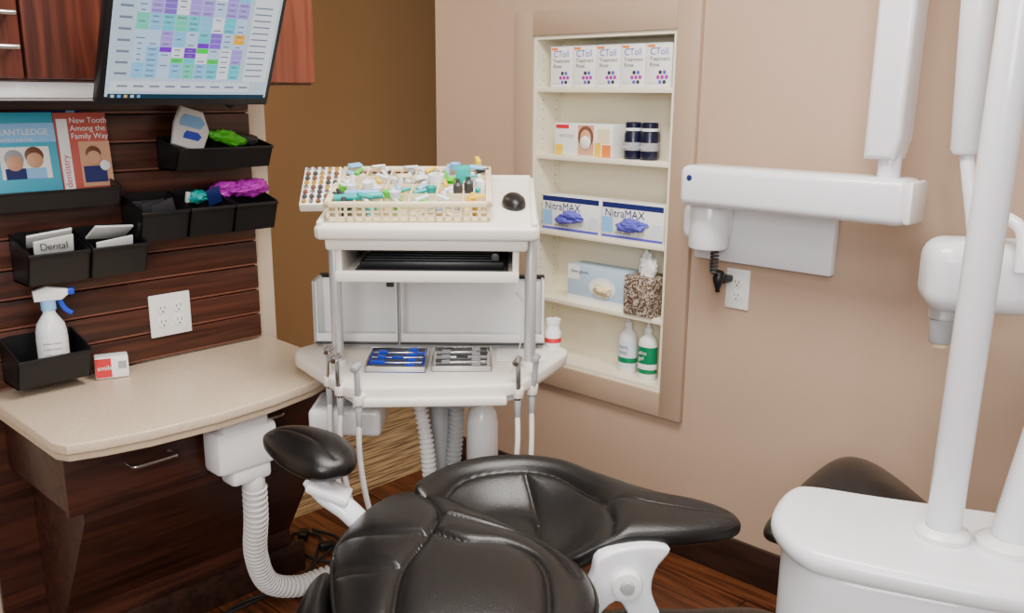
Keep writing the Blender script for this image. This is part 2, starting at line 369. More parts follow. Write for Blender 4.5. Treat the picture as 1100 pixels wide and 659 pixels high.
box('sheet',(0,0,.10),(.004,.125,.20),mat('redtan_print',(.50,.10,.08),.4),br,.001)
box('photo_area',(.0025,.025,.075),(.001,.075,.11),'skin',br); box('side_band',(.0028,-.045,.095),(.001,.025,.18),'paper',br)
text('title','New Tooth\nAmong the\nFamily Way',(.0045,-.028,.175),.019,FX,'paper',br)
text('side_title','dentistry',(.0045,-.04,.02),.022,(90,-90,90),'red',br)
lathe('face_1',[(0,.003),(.016,.002),(.018,0),(0,-.001)],'skin',br,(.004,.02,.09),(0,90,0),20); lathe('hair',[(0,.002),(.017,.001),(.019,0),(0,-.001)],'brownp',br,(.0035,.02,.1),(0,90,0),20)
box('shirt_1',(.0045,.02,.05),(.001,.055,.04),'navy',br); lathe('face_2',[(0,.003),(.011,.002),(.013,0),(0,-.001)],'paper',br,(.0055,.045,.07),(0,90,0),20)
br=empty('dental_brochure',(-2.30,.845,1.20),(0,-6,0)); box('sheet',(0,0,.10),(.003,.14,.21),'navy',br,.001); box('stripe',(.002,.04,.12),(.001,.02,.17),'lblue',br)
# spray bottle
sp=empty('spray_bottle',(-2.262,.765,.762),(0,0,-15))
lathe('body',[(0,0),(.032,0),(.035,.004),(.035,.115),(.031,.135),(.018,.155),(.014,.162),(.014,.178),(0,.178)],'clear',sp,sx=1,sy=1)
lathe('label',[(.0354,.025),(.0356,.03),(.0356,.1),(.0354,.105)],'paper',sp)
for k in range(4): text('label_text_%d'%k,'surface cleaner',(.0362,-.024,.09-.014*k),.007,FX,'navy',sp)
lathe('collar',[(0,.17),(.017,.17),(.017,.192),(0,.192)],'lblue',sp)
prism('trigger_head',[(-.03,0),(.03,0),(.045,.012),(.045,.026),(.0,.036),(-.032,.026)],-.011,.011,'paper',sp,.004,0,(0,0,.192),(90,0,90))
tube('trigger',[(0,.025,.195),(0,.034,.17),(0,.05,.155)],.006,'blue',sp,flat=.6)
box('nozzle',(0,.052,.211),(.016,.016,.016),'blue',sp,.003)
# outlets
def outlet(name,loc,rot,gang=1):
    o=empty(name,loc,rot); w_=.075 if gang==1 else .118
    box('plate',(0,0,.0035),(w_,.118,.006),'white',o,.003)
    for g in range(gang):
        gx=0 if gang==1 else (-.023+.046*g)
        for k in(-1,1):
            lathe('receptacle_%d_%d'%(g,k),[(0,.009),(.0145,.009),(.0165,.006),(.0165,.005)],'paper',o,(gx,k*.0195,0),seg=24)
            for sx_ in(-.006,.006): box('slot_%d_%d_%d'%(g,k,int(sx_*1000)),(gx+sx_,k*.0195+.003,.0092),(.002,.008,.001),'ink',o)
            lathe('ground_%d_%d'%(g,k),[(0,.0095),(.0025,.0095),(.0025,.008)],'ink',o,(gx,k*.0195-.008,0),seg=10)
    return o
outlet('electrical_outlet',(-2.325,1.097,.852),(90,0,90),2)
outlet('electrical_outlet',(-1.25,2.3,.905),(90,0,0),1)
# ---------------------------------------------------------------- desk
dk=empty('built_in_desk')
o1=[(-2.325,.62),(-1.90,.62),(-1.868,.635),(-1.845,.70),(-1.825,.80),(-1.815,.95),(-1.825,1.10),(-1.855,1.24),(-1.90,1.34),(-2.0,1.395),(-2.325,1.405)]
prism('countertop',o1,.705,.729,'counter',dk,.004)
prism('countertop_edge',[(x-(.006 if x>-2.2 else 0),y+(.004 if y<.8 else -.004)) for x,y in o1],.688,.706,'cedge',dk,.002)
bx('drawer_1',-2.34,-1.97,.655,1.0,.53,.688,'cherryh',dk,.003)
bx('drawer_2',-2.34,-2.03,1.005,1.375,.53,.688,'cherryh',dk,.003)
bx('drawer_front_1',-1.97,-1.95,.652,.985,.525,.682,'cherryh',dk,.003)
bx('drawer_front_2',-2.03,-2.01,1.01,1.38,.525,.682,'cherryh',dk,.003)
bx('back_panel',-2.35,-2.335,.60,1.40,.0,.688,'cherryh',dk)
bm=bmesh.new(); pr=[(-2.335,.53),(-2.0,.53),(-2.0,.48),(-2.2,.15),(-2.2,0),(-2.335,0)]
a_=[bm.verts.new((x,.70,z)) for x,z in pr]; b__=[bm.verts.new((x,1.36,z)) for x,z in pr]; bm.faces.new(a_); bm.faces.new(b__)
for i in range(6): j=(i+1)%6; bm.faces.new((a_[i],a_[j],b__[j],b__[i]))
fin('lower_cabinet',bm,'cherryh',dk)
bx('toe_kick',-2.2,-2.185,.68,1.40,0,.10,'base',dk,.002)
for k,(x,ya) in enumerate(((-1.95,.79),(-2.01,1.12))):
    tube('drawer_pull_%d'%k,[(x,ya,.612),(x+.022,ya+.003,.612),(x+.028,ya+.02,.612),(x+.028,ya+.09,.612),(x+.022,ya+.107,.612),(x,ya+.11,.612)],.0048,'chrome',dk)
cb=empty('business_card_holder',(-2.26,.90,.730),(0,0,70))
box('box',(0,0,.03),(.08,.04,.058),'paper',cb,.004); box('red_band',(-.02,-.0205,.03),(.038,.001,.05),'red',cb); text('card_text','smile',(-.035,-.022,.025),.018,FY,'paper',cb); box('front_text',(.025,-.0205,.035),(.02,.001,.02),'greyink',cb)
vb=empty('vacuum_hose')
box('housing',(-1.90,1.05,.60),(.08,.165,.11),'white',vb,.014); box('housing_foot',(-1.90,1.06,.53),(.065,.11,.05),'white',vb,.012); box('housing_flange',(-1.90,1.05,.668),(.07,.12,.036),'white',vb,.006)
cyl('connector',(-1.90,1.075,.515),(-1.90,1.08,.47),.031,.028,'white',vb)
tube('hose',[(-1.90,1.08,.48),(-1.92,1.09,.38),(-1.985,1.12,.24),(-2.05,1.19,.10),(-2.06,1.29,.040),(-2.05,1.40,.033),(-1.98,1.52,.031),(-1.85,1.62,.031)],.027,'hose',vb,20,14,ribs=.017,amp=.34)
pc=empty('power_cord')
tube('cord_1',[(-2.15,1.02,.006),(-2.13,1.12,.006),(-2.13,1.22,.006),(-2.14,1.36,.006),(-2.25,1.49,.006),(-2.33,1.55,.006),(-2.40,1.50,.006),(-2.33,1.45,.008),(-2.2,1.45,.006),(-2.14,1.5,.006)],.0045,'rubber',pc)
tube('cord_2',[(-2.13,.99,.014),(-2.12,1.05,.006),(-2.15,1.16,.006),(-2.12,1.32,.012),(-2.18,1.44,.014),(-2.26,1.58,.006),(-2.38,1.56,.006)],.0045,'rubber',pc)
box('power_brick',(-2.13,.94,.014),(.05,.10,.028),'blackp',pc,.005,(0,0,10)); box('plug',(-2.36,1.51,.013),(.03,.05,.025),'blackp',pc,.005,(0,0,50)); box('plug_2',(-2.24,1.52,.013),(.03,.05,.025),'blackp',pc,.005,(0,0,-20))
# ---------------------------------------------------------------- niche contents
def nb(name,xa,xb,z,h,y=2.33,d=.07): return empty(name,((xa+xb)/2,y,z+.0005)),xb-xa
for k in range(5):
    xa=-1.995+k*.0955; o,wd=nb('rinse_box',xa,xa+.091,SH[0],.14)
    bx('carton',-wd/2,wd/2,-.02,.035,0,.128,'paper',o,.002); bx('top_flap',-wd/2,wd/2,-.02,.035,.128,.130,'label',o)
    text('title','CToll',(-.033,-.0212,.096),.029,FY,'indigo',o); text('line_1','Treatment\nRinse',(-.033,-.0212,.078),.0165,FY,'ink',o)
    bx('strip',-wd/2+.004,-wd/2+.03,-.0211,-.02,.118,.125,'orange',o)
    for q_ in range(7):
        an=q_*1.05; rr=.015 if q_ else 0
        lathe('molecule_%d'%q_,[(0,.001),(.006,.001),(.006,0)],['purple','indigo','ink'][q_%3],o,(.014+rr*math.cos(an),-.0205,.03+rr*math.sin(an)*1.1),(90,0,0),12)
    text('small','30 packets',(-.038,-.0212,.01),.008,FY,'greyink',o)
o,wd=nb('face_mask_box',-1.975,-1.735,SH[1],.11)
bx('carton',-wd/2,wd/2,-.015,.055,0,.105,'paper',o,.002); bx('photo_area',-.02,.045,-.016,-.015,.004,.10,'skin',o)
lathe('hair',[(0,.002),(.03,.001),(.032,0)],'brownp',o,(.012,-.0158,.062),(90,0,0),24,sy=1.15); lathe('face',[(0,.0025),(.022,.0015),(.024,.0)],'skin',o,(.012,-.0163,.058),(90,0,0),24,sy=1.2)
lathe('mask',[(0,.008),(.014,.006),(.02,.0025),(.022,.001)],'white',o,(.012,-.0168,.045),(90,0,0),24)
bx('yellow_panel',.05,.075,-.0162,-.015,.0,.045,'yellow',o); bx('yellow_panel_2',-.115,-.085,-.0162,-.015,0,.035,'yellow',o); bx('gold_panel',.06,.11,-.0161,-.015,.045,.09,'cream',o); bx('red_strip',-.115,-.06,-.0161,-.015,.088,.10,'red',o); bx('yellow_panel_3',.08,.115,-.0162,-.015,0,.04,'orange',o)
text('title','earloop',(-.10,-.0165,.06),.02,FY,'greyink',o)
for k in range(3):
    xx=(-1.668,-1.606,-1.63)[k]; yy=(2.335,2.335,2.388)[k]
    o=empty('medicine_jar',(xx,yy,SH[1]+.0005)); q=1.4 if k<2 else 1.1
    lathe('jar',[(0,0),(.019*q,0),(.0205*q,.004),(.0205*q,.078),(.017*q,.088),(.017*q,.092)],'jar',o); lathe('cap',[(.0185*q,.086),(.0185*q,.112),(.016*q,.115),(0,.115)],'paper' if k==2 else 'jar',o)
    lathe('label_band',[(.0206*q,.028),(.0208*q,.029),(.0208*q,.052),(.0206*q,.053)],'greyink',o); lathe('cap_band',[(.0187*q,.088),(.0189*q,.089),(.0189*q,.096),(.0187*q,.097)],'paper',o)
    text('label_text','rinse',(-.018,-.0212*q-.0005,.035),.014,FY,'paper',o)
for k,(xa,xb) in enumerate(((-2.012,-1.768),(-1.755,-1.518))):
    o,wd=nb('glove_box',xa,xb,SH[2],.13)
    bx('carton',-wd/2,wd/2,-.03,.055,0,.118,'paper',o,.002); bx('print_band',-wd/2+.001,wd/2-.001,-.0308,-.03,.100,.117,'navy',o); bx('bottom_band',-wd/2+.001,wd/2-.001,-.0308,-.03,.004,.012,'indigo',o); bx('side_patch',-wd/2+.001,-wd/2+.045,-.0310,-.03,.02,.07,'lblue',o); bx('side_patch_2',wd/2-.04,wd/2-.003,-.0310,-.03,.02,.06,'label',o)
    text('title','NitraMAX',(-wd/2+.012,-.0315,.072),.036,FY,'navy',o); text('line','nitrile gloves',(-wd/2+.055,-.0315,.018),.012,FY,'navy',o)
    lathe('slot',[(0,.001),(.05,.001),(.05,0)],'label',o,(.01,-.0312,.05),(90,0,0),32,sy=.36)
    crumple('glove',(.01,-.040,.053),(.05,.014,.020),'indigo',o,20+k,.3); crumple('glove_fold',(-.015,-.044,.042),(.035,.010,.014),'indigo',o,25+k,.3)
o,wd=nb('glove_box_light',-1.905,-1.665,SH[3],.13)
bx('carton',-wd/2,wd/2,-.015,.07,0,.125,mat('pale_blue_carton',(.45,.60,.76),.5),o,.002); bx('print_band',-wd/2,wd/2,-.0157,-.015,.0,.02,'paper',o); bx('corner_print',-wd/2,-wd/2+.05,-.0157,-.015,.075,.125,'paper',o)
lathe('slot',[(0,.001),(.055,.001),(.055,0)],'paper',o,(.03,-.016,.06),(90,0,0),32,sy=.62); crumple('glove',(.035,-.023,.055),(.035,.012,.022),'cream',o,31,.25)
text('title','latex gloves',(-.105,-.017,.10),.016,FY,'navy',o)
o,wd=nb('tissue_box',-1.648,-1.535,SH[3],.13); bx('carton',-.056,.056,-.045,.065,0,.125,'tissue',o,.003)
crumple('tissue_1',(0,0,.155),(.03,.012,.045),'paper',o,41,.35); crumple('tissue_2',(.015,.0,.145),(.022,.012,.038),'paper',o,42,.35)
for k,(x,y,mm) in enumerate(((-1.675,2.36,'paper'),(-1.585,2.345,'dgreen'))):
    o=empty('pump_bottle',(x,y,NZ0+.0165))
    lathe('body',[(0,0),(.030,0),(.033,.004),(.033,.115),(.028,.135),(.013,.148),(.013,.158),(0,.158)],'paper',o,sy=.8)
    lathe('label',[(.0334,.02),(.0337,.022),(.0337,.108),(.0334,.11)],mm if k else 'label',o,sy=.8)
    lathe('label_band',[(.034,.035),(.0342,.036),(.0342,.052),(.034,.053)],'paper' if k else 'dgreen',o,sy=.8)
    text('label_text','aloe\ngel' if k else 'hand\nsoap',(-.015,-.0283,.085),.018,FY,'paper' if k else 'navy',o)
    lathe('collar',[(0,.155),(.014,.155),(.014,.172),(.006,.174),(.006,.19),(0,.19)],'paper',o)
    tube('pump_spout',[(.0,0,.188),(0,0,.2),(-.012,-.004,.203),(-.034,-.01,.197)],.0055,'paper',o)
# ---------------------------------------------------------------- x-ray unit
xr=empty('xray_arm_unit')
bx('wall_plate',-1.385,-.965,2.265,2.299,.985,1.17,'white2',xr,.008)
bx('horizontal_arm',-1.345,-.735,2.10,2.21,1.158,1.268,'white2',xr,.022,4)
bx('arm_end_cap',-.742,-.722,2.105,2.205,1.163,1.263,'white',xr,.009)
bx('pivot_block',-1.375,-1.255,2.165,2.275,1.05,1.16,'white2',xr,.03,4)
cyl('pivot_drum',(-1.30,2.20,1.03),(-1.30,2.20,1.16),.055,.055,'white2',xr)
cyl('badge',(-1.31,2.102,1.235),(-1.31,2.098,1.235),.008,.008,'navy',xr,16)
cyl('arm_neck',(-.80,2.155,1.26),(-.80,2.155,1.33),.026,.026,'white2',xr)
pr=[(-.05,1.31),(.022,1.31),(.034,1.36),(.040,1.9),(.040,2.2),(-.046,2.2),(-.048,1.9)]
prism('upright_arm',[(x,z) for x,z in pr],-.045,.045,'white2',xr,.014,0,(-.80,2.155,0),(90,0,0),4)
cyl('top_joint',(-.79,2.155,2.12),(-.63,2.07,2.14),.05,.05,'white2',xr)
cyl('folded_arm',(-.64,2.08,2.15),(-.615,2.08,1.33),.042,.030,'white2',xr,28,.015)
cyl('wrist_pivot',(-.613,2.08,1.34),(-.57,2.07,1.15),.015,.015,'white2',xr)
tube('yoke',[(-.53,2.04,1.20),(-.50,2.0,1.215),(-.46,1.98,1.19),(-.45,1.97,1.11)],.013,'white2',xr)
hd=empty('head_pose',(-.545,2.055,1.082),(0,0,30)); hd.parent=xr
box('tube_head',(0,0,0),(.235,.15,.155),'white2',hd,.045,seg=5)
cyl('head_seam',(.02,0,0),(.024,0,0),.071,.071,'grey',hd)
cyl('cone_collar',(-.065,0,-.06),(-.065,0,-.10),.032,.03,'alu',hd); cyl('cone',(-.065,0,-.095),(-.065,0,-.155),.026,.024,'grey',hd); cyl('cone_tip',(-.065,0,-.15),(-.065,0,-.165),.018,.017,'cream',hd)
kc=empty('exposure_switch')
S_=[(-1.285,2.215,1.035)]
for k in range(40):
    an=k*1.2; S_.append((-1.285+.010*math.cos(an),2.215+.010*math.sin(an),1.03-.0019*k))
tube('coiled_cord',S_,.0032,'dgrey',kc,8,4)
tube('switch_handle',[(-1.285,2.25,.96),(-1.283,2.24,.935),(-1.283,2.24,.90)],.014,'blackp',kc,14,6,rfun=lambda t:.5+.7*math.sin(math.pi*min(1,t+.15)))
box('switch_holder',(-1.28,2.27,.935),(.03,.05,.02),'blackp',kc,.004)
# ---------------------------------------------------------------- delivery cart
CA=empty('dental_delivery_cart',(-1.642,1.477,0),(0,0,43.1))
tray=[(-.385,.06),(-.37,.015),(-.205,-.215),(-.17,-.235),(.18,-.205),(.215,-.185),(.335,.055),(.34,.10),(.28,.225),(.25,.24),(-.28,.22),(-.31,.20),(-.38,.10)]
prism('lower_tray',tray,.752,.785,'offw',CA,.008)
prism('lower_tray_rim',[(x*.93,y*.93) for x,y in tray],.735,.755,'offw',CA,.004)
box('front_rail',(0,-.225,.748),(.36,.02,.02),'offw',CA,.005,(0,0,4))
for k,x in enumerate((-.245,.235)):
    cyl('post_%d'%k,(x,-.06,.78),(x,-.06,1.14),.0145,.0145,'alu',CA); cyl('post_collar_%d'%k,(x,-.06,.785),(x,-.06,.80),.02,.019,'white',CA)
tp=empty('top_pose',(0,-.235,1.16),(9.5,0,0)); tp.parent=CA
prism('top_shelf',[(-.255,.01),(-.245,0),(.235,0),(.25,.01),(.245,.40),(.23,.42),(-.24,.42),(-.25,.40)],-.032,0,'offw',tp,.008)
bx('top_rim_left',-.25,-.237,.01,.41,-.002,.010,'offw',tp,.004); bx('top_rim_right',.232,.245,.01,.41,-.002,.010,'offw',tp,.004); bx('top_rim_back',-.24,.235,.40,.414,-.002,.016,'offw',tp,.004)
bx('under_deck',-.235,.225,.01,.39,-.06,-.028,'offw',tp,.008)
bx('drawer_floor',-.21,.20,-.20,.12,1.035,1.047,'offw',CA,.003); bx('drawer_lip',-.215,.205,-.212,-.198,1.030,1.056,'offw',CA,.004)
bx('drawer_side_l',-.215,-.20,-.20,.12,1.04,1.115,'offw',CA,.003); bx('drawer_side_r',.19,.205,-.20,.12,1.04,1.115,'offw',CA,.003); bx('drawer_back',-.2,.19,.11,.12,1.04,1.13,'offw',CA,.002)
bx('drawer_insert',-.175,.18,-.185,.10,1.049,1.054,'dgrey',CA,.002); bx('drawer_insert_wall',-.175,.18,.09,.10,1.054,1.11,'dgrey',CA)
bx('keyboard',-.165,.17,-.17,-.02,1.054,1.072,'blackp',CA,.004)
for r_ in range(4): bx('key_row_%d'%r_,-.155,.16,-.16+r_*.033,-.135+r_*.033,1.072,1.075,'dgrey',CA,.001)
cyl('lock',(.15,-.18,1.085),(.15,-.17,1.085),.009,.009,'dgrey',CA)
bx('drawer_roof',-.2,.19,-.18,.11,1.108,1.114,'dgrey',CA)
for k,(xa,xb) in enumerate(((-.335,-.115),(-.108,.275))):
    bx('bin_back_%d'%k,xa,xb,.185,.195,.80,.965,'white',CA,.002); bx('bin_floor_%d'%k,xa,xb,.10,.19,.80,.808,'white',CA,.002); bx('bin_front_%d'%k,xa,xb,.096,.102,.80,.825,'white',CA,.002)
    bx('bin_side_a_%d'%k,xa,xa+.006,.10,.19,.80,.965,'white',CA,.002); bx('bin_side_b_%d'%k,xb-.006,xb,.10,.19,.80,.965,'white',CA,.002)
    bx('bin_rim_%d'%k,xa-.003,xb+.003,.18,.20,.960,.97,'blackp',CA,.002); bx('bin_edge_l_%d'%k,xa-.004,xa+.002,.092,.20,.80,.968,'grey',CA,.001)
    bx('bin_edge_b_%d'%k,xa,xb,.090,.097,.797,.803,'dgrey',CA,.001)
    bx('bin_latch_%d'%k,(xb-.04),(xb-.02),.178,.186,.935,.958,'dgrey',CA,.002)
bx('bin_foot',-.32,.26,.11,.19,.784,.80,'grey',CA)
lathe('small_jar',[(0,0),(.020,0),(.022,.003),(.022,.04),(.018,.048),(.018,.064),(0,.064)],'paper',CA,(.302,.135,.785)); lathe('small_jar_band',[(.0224,.012),(.0226,.013),(.0226,.024),(.0224,.025)],'red',CA,(.302,.135,.785)); lathe('small_jar_cap',[(0,.064),(.02,.064),(.02,.075),(0,.075)],'clear',CA,(.302,.135,.785))
def cassette(name,cx,cy,mm,rz):
    o=empty(name,(cx,cy,.786),(8,0,rz)); o.parent=CA
    w_,d_=.15,.12
    for k,(a,b_,c_,d__) in enumerate(((-w_/2,w_/2,-d_/2,-d_/2+.004),(-w_/2,w_/2,d_/2-.005,d_/2),(-w_/2,-w_/2+.005,-d_/2,d_/2),(w_/2-.005,w_/2,-d_/2,d_/2))): bx('frame_%d'%k,a,b_,c_,d__,.004,.024,'chrome',o,.001)
    bx('mat',-w_/2,w_/2,-d_/2,d_/2,.003,.010,mm,o)
    for k in range(7):
        yy=-d_/2+.015+k*.015; cyl('instrument_%d'%k,(-w_/2+.01,yy,.020),(w_/2-.012,yy+.003,.020),.0026,.0026,'chrome' if k%2 else 'dgrey',o,10)
        box('clip_%d'%k,(-.04 if k%2 else .035,yy,.020),(.022,.008,.014),mm if mm!='clear' else 'greyink',o,.002)
    for k in range(3): box('handle_grip_%d'%k,(-.05+.05*k,-d_/2+.03+.025*k,.024),(.03,.007,.006),'dgrey' if mm=='clear' else 'blue',o,.002)
cassette('cassette_1',-.095,-.06,'blue',0); cassette('cassette_2',.065,-.05,'clear',2)
bx('folded_sheet',.15,.28,-.02,.09,.786,.789,'paper',CA,.001)
tube('fine_line',[(.20,.15,.93),(.22,.08,.91),(.215,.02,.84),(.20,-.06,.80),(.19,-.12,.795)],.0022,'hose',CA,8)
def handpiece(k,x,y,z,lean=0,hose=None,met='chrome'):
    cyl('holder_%d'%k,(x,y+.005,z-.045),(x,y+.005,z-.02),.014,.016,'offw',CA)
    cyl('handpiece_%d'%k,(x,y,z-.05),(x+lean,y-.01,z+.045),.008,.0065,met,CA,16); cyl('handpiece_head_%d'%k,(x+lean-.006,y-.024,z+.048),(x+lean+.003,y+.006,z+.052),.0085,.0085,met,CA,16)
    cyl('coupler_%d'%k,(x,y,z-.10),(x,y,z-.05),.007,.0085,'grey',CA,16)
    tube('supply_hose_%d'%k,[(x,y,z-.09)]+hose,.0068,'hose',CA,10)
handpiece(1,-.255,-.135,.80,.005,[(-.25,-.16,.62),(-.22,-.2,.5),(-.17,-.2,.36),(-.10,-.1,.30),(-.05,0,.36)])
handpiece(2,-.215,-.205,.80,-.004,[(-.215,-.22,.62),(-.19,-.23,.48),(-.15,-.2,.36),(-.1,-.1,.32),(-.03,0,.4)])
handpiece(3,-.165,-.245,.79,0,[(-.165,-.25,.62),(-.15,-.25,.5),(-.12,-.22,.38),(-.08,-.1,.34),(-.0,0,.42)],'grey')
handpiece(4,.205,-.185,.79,.0,[(.205,-.2,.62),(.19,-.2,.5),(.17,-.12,.42),(.12,0,.40),(.03,.02,.48)])
handpiece(5,.24,-.13,.78,.01,[(.24,-.15,.60),(.23,-.17,.48),(.21,-.1,.4),(.12,.02,.36),(.03,.02,.44)],'grey')
bx('control_box',-.315,-.135,-.12,.03,.615,.685,'white',CA,.012,3); bx('control_top',-.30,-.15,-.10,.01,.684,.69,'grey',CA,.002)
cyl('control_knob',(-.24,-.06,.688),(-.24,-.06,.706),.017,.014,'grey',CA); cyl('gauge',(-.19,-.05,.689),(-.19,-.05,.696),.012,.012,'dgrey',CA)
bx('support_arm',-.16,.10,-.03,.05,.66,.72,'alu',CA,.01); bx('support_cover',-.10,.16,-.05,.08,.69,.738,'white',CA,.01)
tube('corrugated_hose_2',[(-.05,-.02,.68),(-.03,-.04,.58),(-.02,-.04,.45),(-.01,-.04,.3),(.02,-.03,.12)],.017,'hose',CA,16,12,ribs=.013,amp=.3)
cyl('column',(.0,.06,.05),(.0,.06,.71),.03,.03,'grey',CA)
tube('corrugated_hose',[(.045,.0,.70),(.045,.0,.6),(.035,.0,.45),(.05,.0,.25),(.06,.03,.10)],.019,'grey',CA,16,12,ribs=.013,amp=.3)
lathe('water_bottle',[(0,.36),(.038,.36),(.043,.366),(.043,.59),(.038,.62),(.022,.645),(.016,.655),(.016,.668),(.02,.672),(.02,.70),(0,.70)],'white',CA,(.112,.06,0))
bx('base_beam_1',-.25,.25,.0,.07,.045,.085,'white',CA,.012); bx('base_beam_2',-.04,.04,-.17,.24,.045,.085,'white',CA,.012)
for k,(x,y) in enumerate(((-.23,.035),(.23,.035),(0,-.15),(0,.22))): cyl('caster_%d'%k,(x-.012,y,.025),(x+.012,y,.025),.025,.025,'dgrey',CA); cyl('caster_stem_%d'%k,(x,y,.03),(x,y,.06),.008,.008,'alu',CA,12)
tub=empty('supply_organizer',(-.052,.205,.0015),(0,0,2)); tub.parent=tp
bw,bd=.185,.165
bx('tub_floor',-bw+.01,bw-.01,-bd+.01,bd-.01,0,.004,'cream',tub)
for k,(a,b_,c_,d__) in enumerate(((-bw,bw,-bd,-bd+.005),(-bw,bw,bd-.005,bd),(-bw,-bw+.005,-bd,bd),(bw-.005,bw,-bd,bd))):
    bx('rim_%d'%k,a-.005,b_+.005,c_-.005,d__+.005,.034,.046,'cream',tub,.003)
    bx('low_band_%d'%k,a,b_,c_,d__,.0,.012,'cream',tub,.001); bx('mid_band_%d'%k,a,b_,c_,d__,.021,.025,'cream',tub,.001)
for k in range(19):
    x=-bw+.004+k*(2*bw-.008)/18
    for y in(-bd,bd-.005): bx('slat_x_%d_%d'%(k,int(y*100)),x-.0035,x+.0035,y,y+.005,0,.04,'cream',tub)
for k in range(15):
    y=-bd+.004+k*(2*bd-.008)/14
    for x in(-bw,bw-.005): bx('slat_y_%d_%d'%(k,int(x*100)),x,x+.005,y-.0035,y+.0035,0,.04,'cream',tub)
for k in range(1,6): bx('divider_x_%d'%k,-bw+k*2*bw/6-.002,-bw+k*2*bw/6+.002,-bd,bd,0,.042,'cream',tub)
for k in range(1,4): bx('divider_y_%d'%k,-bw,bw,-bd+k*2*bd/4-.002,-bd+k*2*bd/4+.002,0,.042,'cream',tub)
ms=['paper','lblue','teal','label','cream','paper','clear','label','dgrey','paper','clear','teal','lblue','yellow','paper','green']
rn=random.Random(5); q_=0
for i in range(6):
    for j in range(4):
        cx=-bw+(i+.5)*2*bw/6; cy=-bd+(j+.5)*2*bd/4
        pm=rn.choice(ms)
        for e in range(6):
            mm=rn.choice([pm,pm,rn.choice(ms)]); x=cx+rn.uniform(-.016,.016); y=cy+rn.uniform(-.026,.026); ty=rn.random(); q_+=1; zz=.012+.007*e
            if ty<.55: an=rn.uniform(0,3.1); cyl('syringe_%d'%q_,(x-.016*math.cos(an),y-.016*math.sin(an),zz),(x+.016*math.cos(an),y+.016*math.sin(an),zz+.006),.0055,.0045,mm,tub,12)
            elif ty<.65: cyl('vial_%d'%q_,(x,y,.005),(x,y,.04+.004*e),.008,.006,mm,tub,14)
            elif ty<.8: lathe('cup_%d'%q_,[(0,.004),(.010,.004),(.014,.02),(.0115,.02),(.008,.008),(0,.008)],mm,tub,(x,y,zz),seg=18)
            else: box('packet_%d'%q_,(x,y,zz+.006),(.034,.024,.006),mm,tub,.002,(rn.uniform(-18,18),rn.uniform(-18,18),rn.uniform(0,90)))
lathe('tape_roll',[(.010,0),(.02,0),(.02,.02),(.010,.02),(.010,0)],'paper',tub,(.055,.03,.04),seg=24)
for k in range(3): lathe('bottle_%d'%k,[(0,0),(.011,0),(.011,.03),(.005,.036),(.005,.044),(0,.046)],'dgrey' if k<2 else 'paper',tub,(.11+.025*k,-.07+.02*k,.03),seg=16)
box('blue_box',(.12,.05,.055),(.035,.03,.04),'teal',tub,.002); box('clip',(.155,.15,.055),(.012,.025,.035),'yellow',tub,.003,(20,0,20))
cyl('teal_tube',(-.17,-.13,.045),(-.06,-.12,.05),.009,.007,'teal',tub,14); cyl('teal_tube_2',(-.15,-.09,.045),(-.07,-.10,.05),.008,.007,'lblue',tub,14)
bb_=empty('bur_block',(-.275,.21,.02),(22,0,4)); bb_.parent=tp
box('tray_body',(0,0,.012),(.09,.15,.022),'offw',bb_,.003)
for i in range(5):
    for j in range(8): lathe('bur_%d_%d'%(i,j),[(0,.006),(.0058,.005),(.0065,0)],['gold2','dgrey','brownp','chrome'][(i*3+j*5+(i*j)%3)%4],bb_,(-.034+i*.017,-.064+j*.018,.023),seg=12)
lathe('mouse_body',[(0,0),(.033,0),(.034,.006),(.030,.018),(.018,.026),(0,.029)],'blackp',tp,(.192,.18,.001),(0,0,8),32,sx=.85,sy=1.45)
# ---------------------------------------------------------------- dental chair
CH=empty('dental_chair',(-1.098,1.027,0),(0,0,43.1))
back=[(-.225,-.02),(-.222,.07),(-.19,.17),(-.13,.24),(-.05,.222),(.03,.155),(.12,.075),(.19,.01),(.238,-.07),(.245,-.17),(.20,-.29),(.10,-.36),(-.04,-.375),(-.145,-.31),(-.195,-.16)]
def zb(x,y): return .60+.02*y
seams=[([(-.10,.235),(-.055,.15),(-.035,.07),(-.055,-.03),(-.085,-.14),(-.08,-.34)],.020,.0045),
 ([(-.22,.03),(-.14,.005),(-.055,-.01)],.015,.004),
 ([(-.205,-.09),(-.14,-.115),(-.08,-.12)],.015,.004),
 ([(-.045,.0),(.02,-.035),(.09,-.035),(.15,-.085),(.165,-.19),(.15,-.33)],.018,.0045),
 ([(-.035,.08),(.04,.055),(.13,.03),(.18,-.03),(.215,-.1)],.016,.004)]
pad('backrest_cushion',back,zb,.11,'leather',CH,.020,seams,K=64,n=20,pw=3.2)
PIP=[(p.x,p.y) for p in spline([(x*1.003,y*1.003,0) for x,y in back],6,True)]
tube('backrest_piping',[(x,y,zb(x,y)+.012) for x,y in PIP]+[(PIP[0][0],PIP[0][1],zb(*PIP[0])+.012)],.004,'blackp',CH,8,1)
pad('backrest_shell',[(x*1.04-.025,y*1.0-.03) for x,y in back],lambda x,y:.525,.06,'blackp',CH,0)
pad('backrest_side_roll',[(-.275,.0),(-.245,.045),(-.21,-.1),(-.18,-.33),(-.23,-.33),(-.275,-.15)],lambda x,y:.53,.10,'leather',CH,.01)
wing=[(-.10,.215),(-.06,.30),(.02,.36),(.12,.378),(.21,.352),(.285,.285),(.36,.215),(.44,.16),(.51,.128),(.542,.09),(.53,.045),(.44,.015),(.34,.005),(.26,.0),(.17,.01),(.09,.08),(0,.15)]
def ss(t): t=max(0,min(1,t)); return t*t*(3-2*t)
def zw(x,y):
    d=math.hypot((x-.10),(y-.12)); return .56+.085*ss((d-.09)/.16)
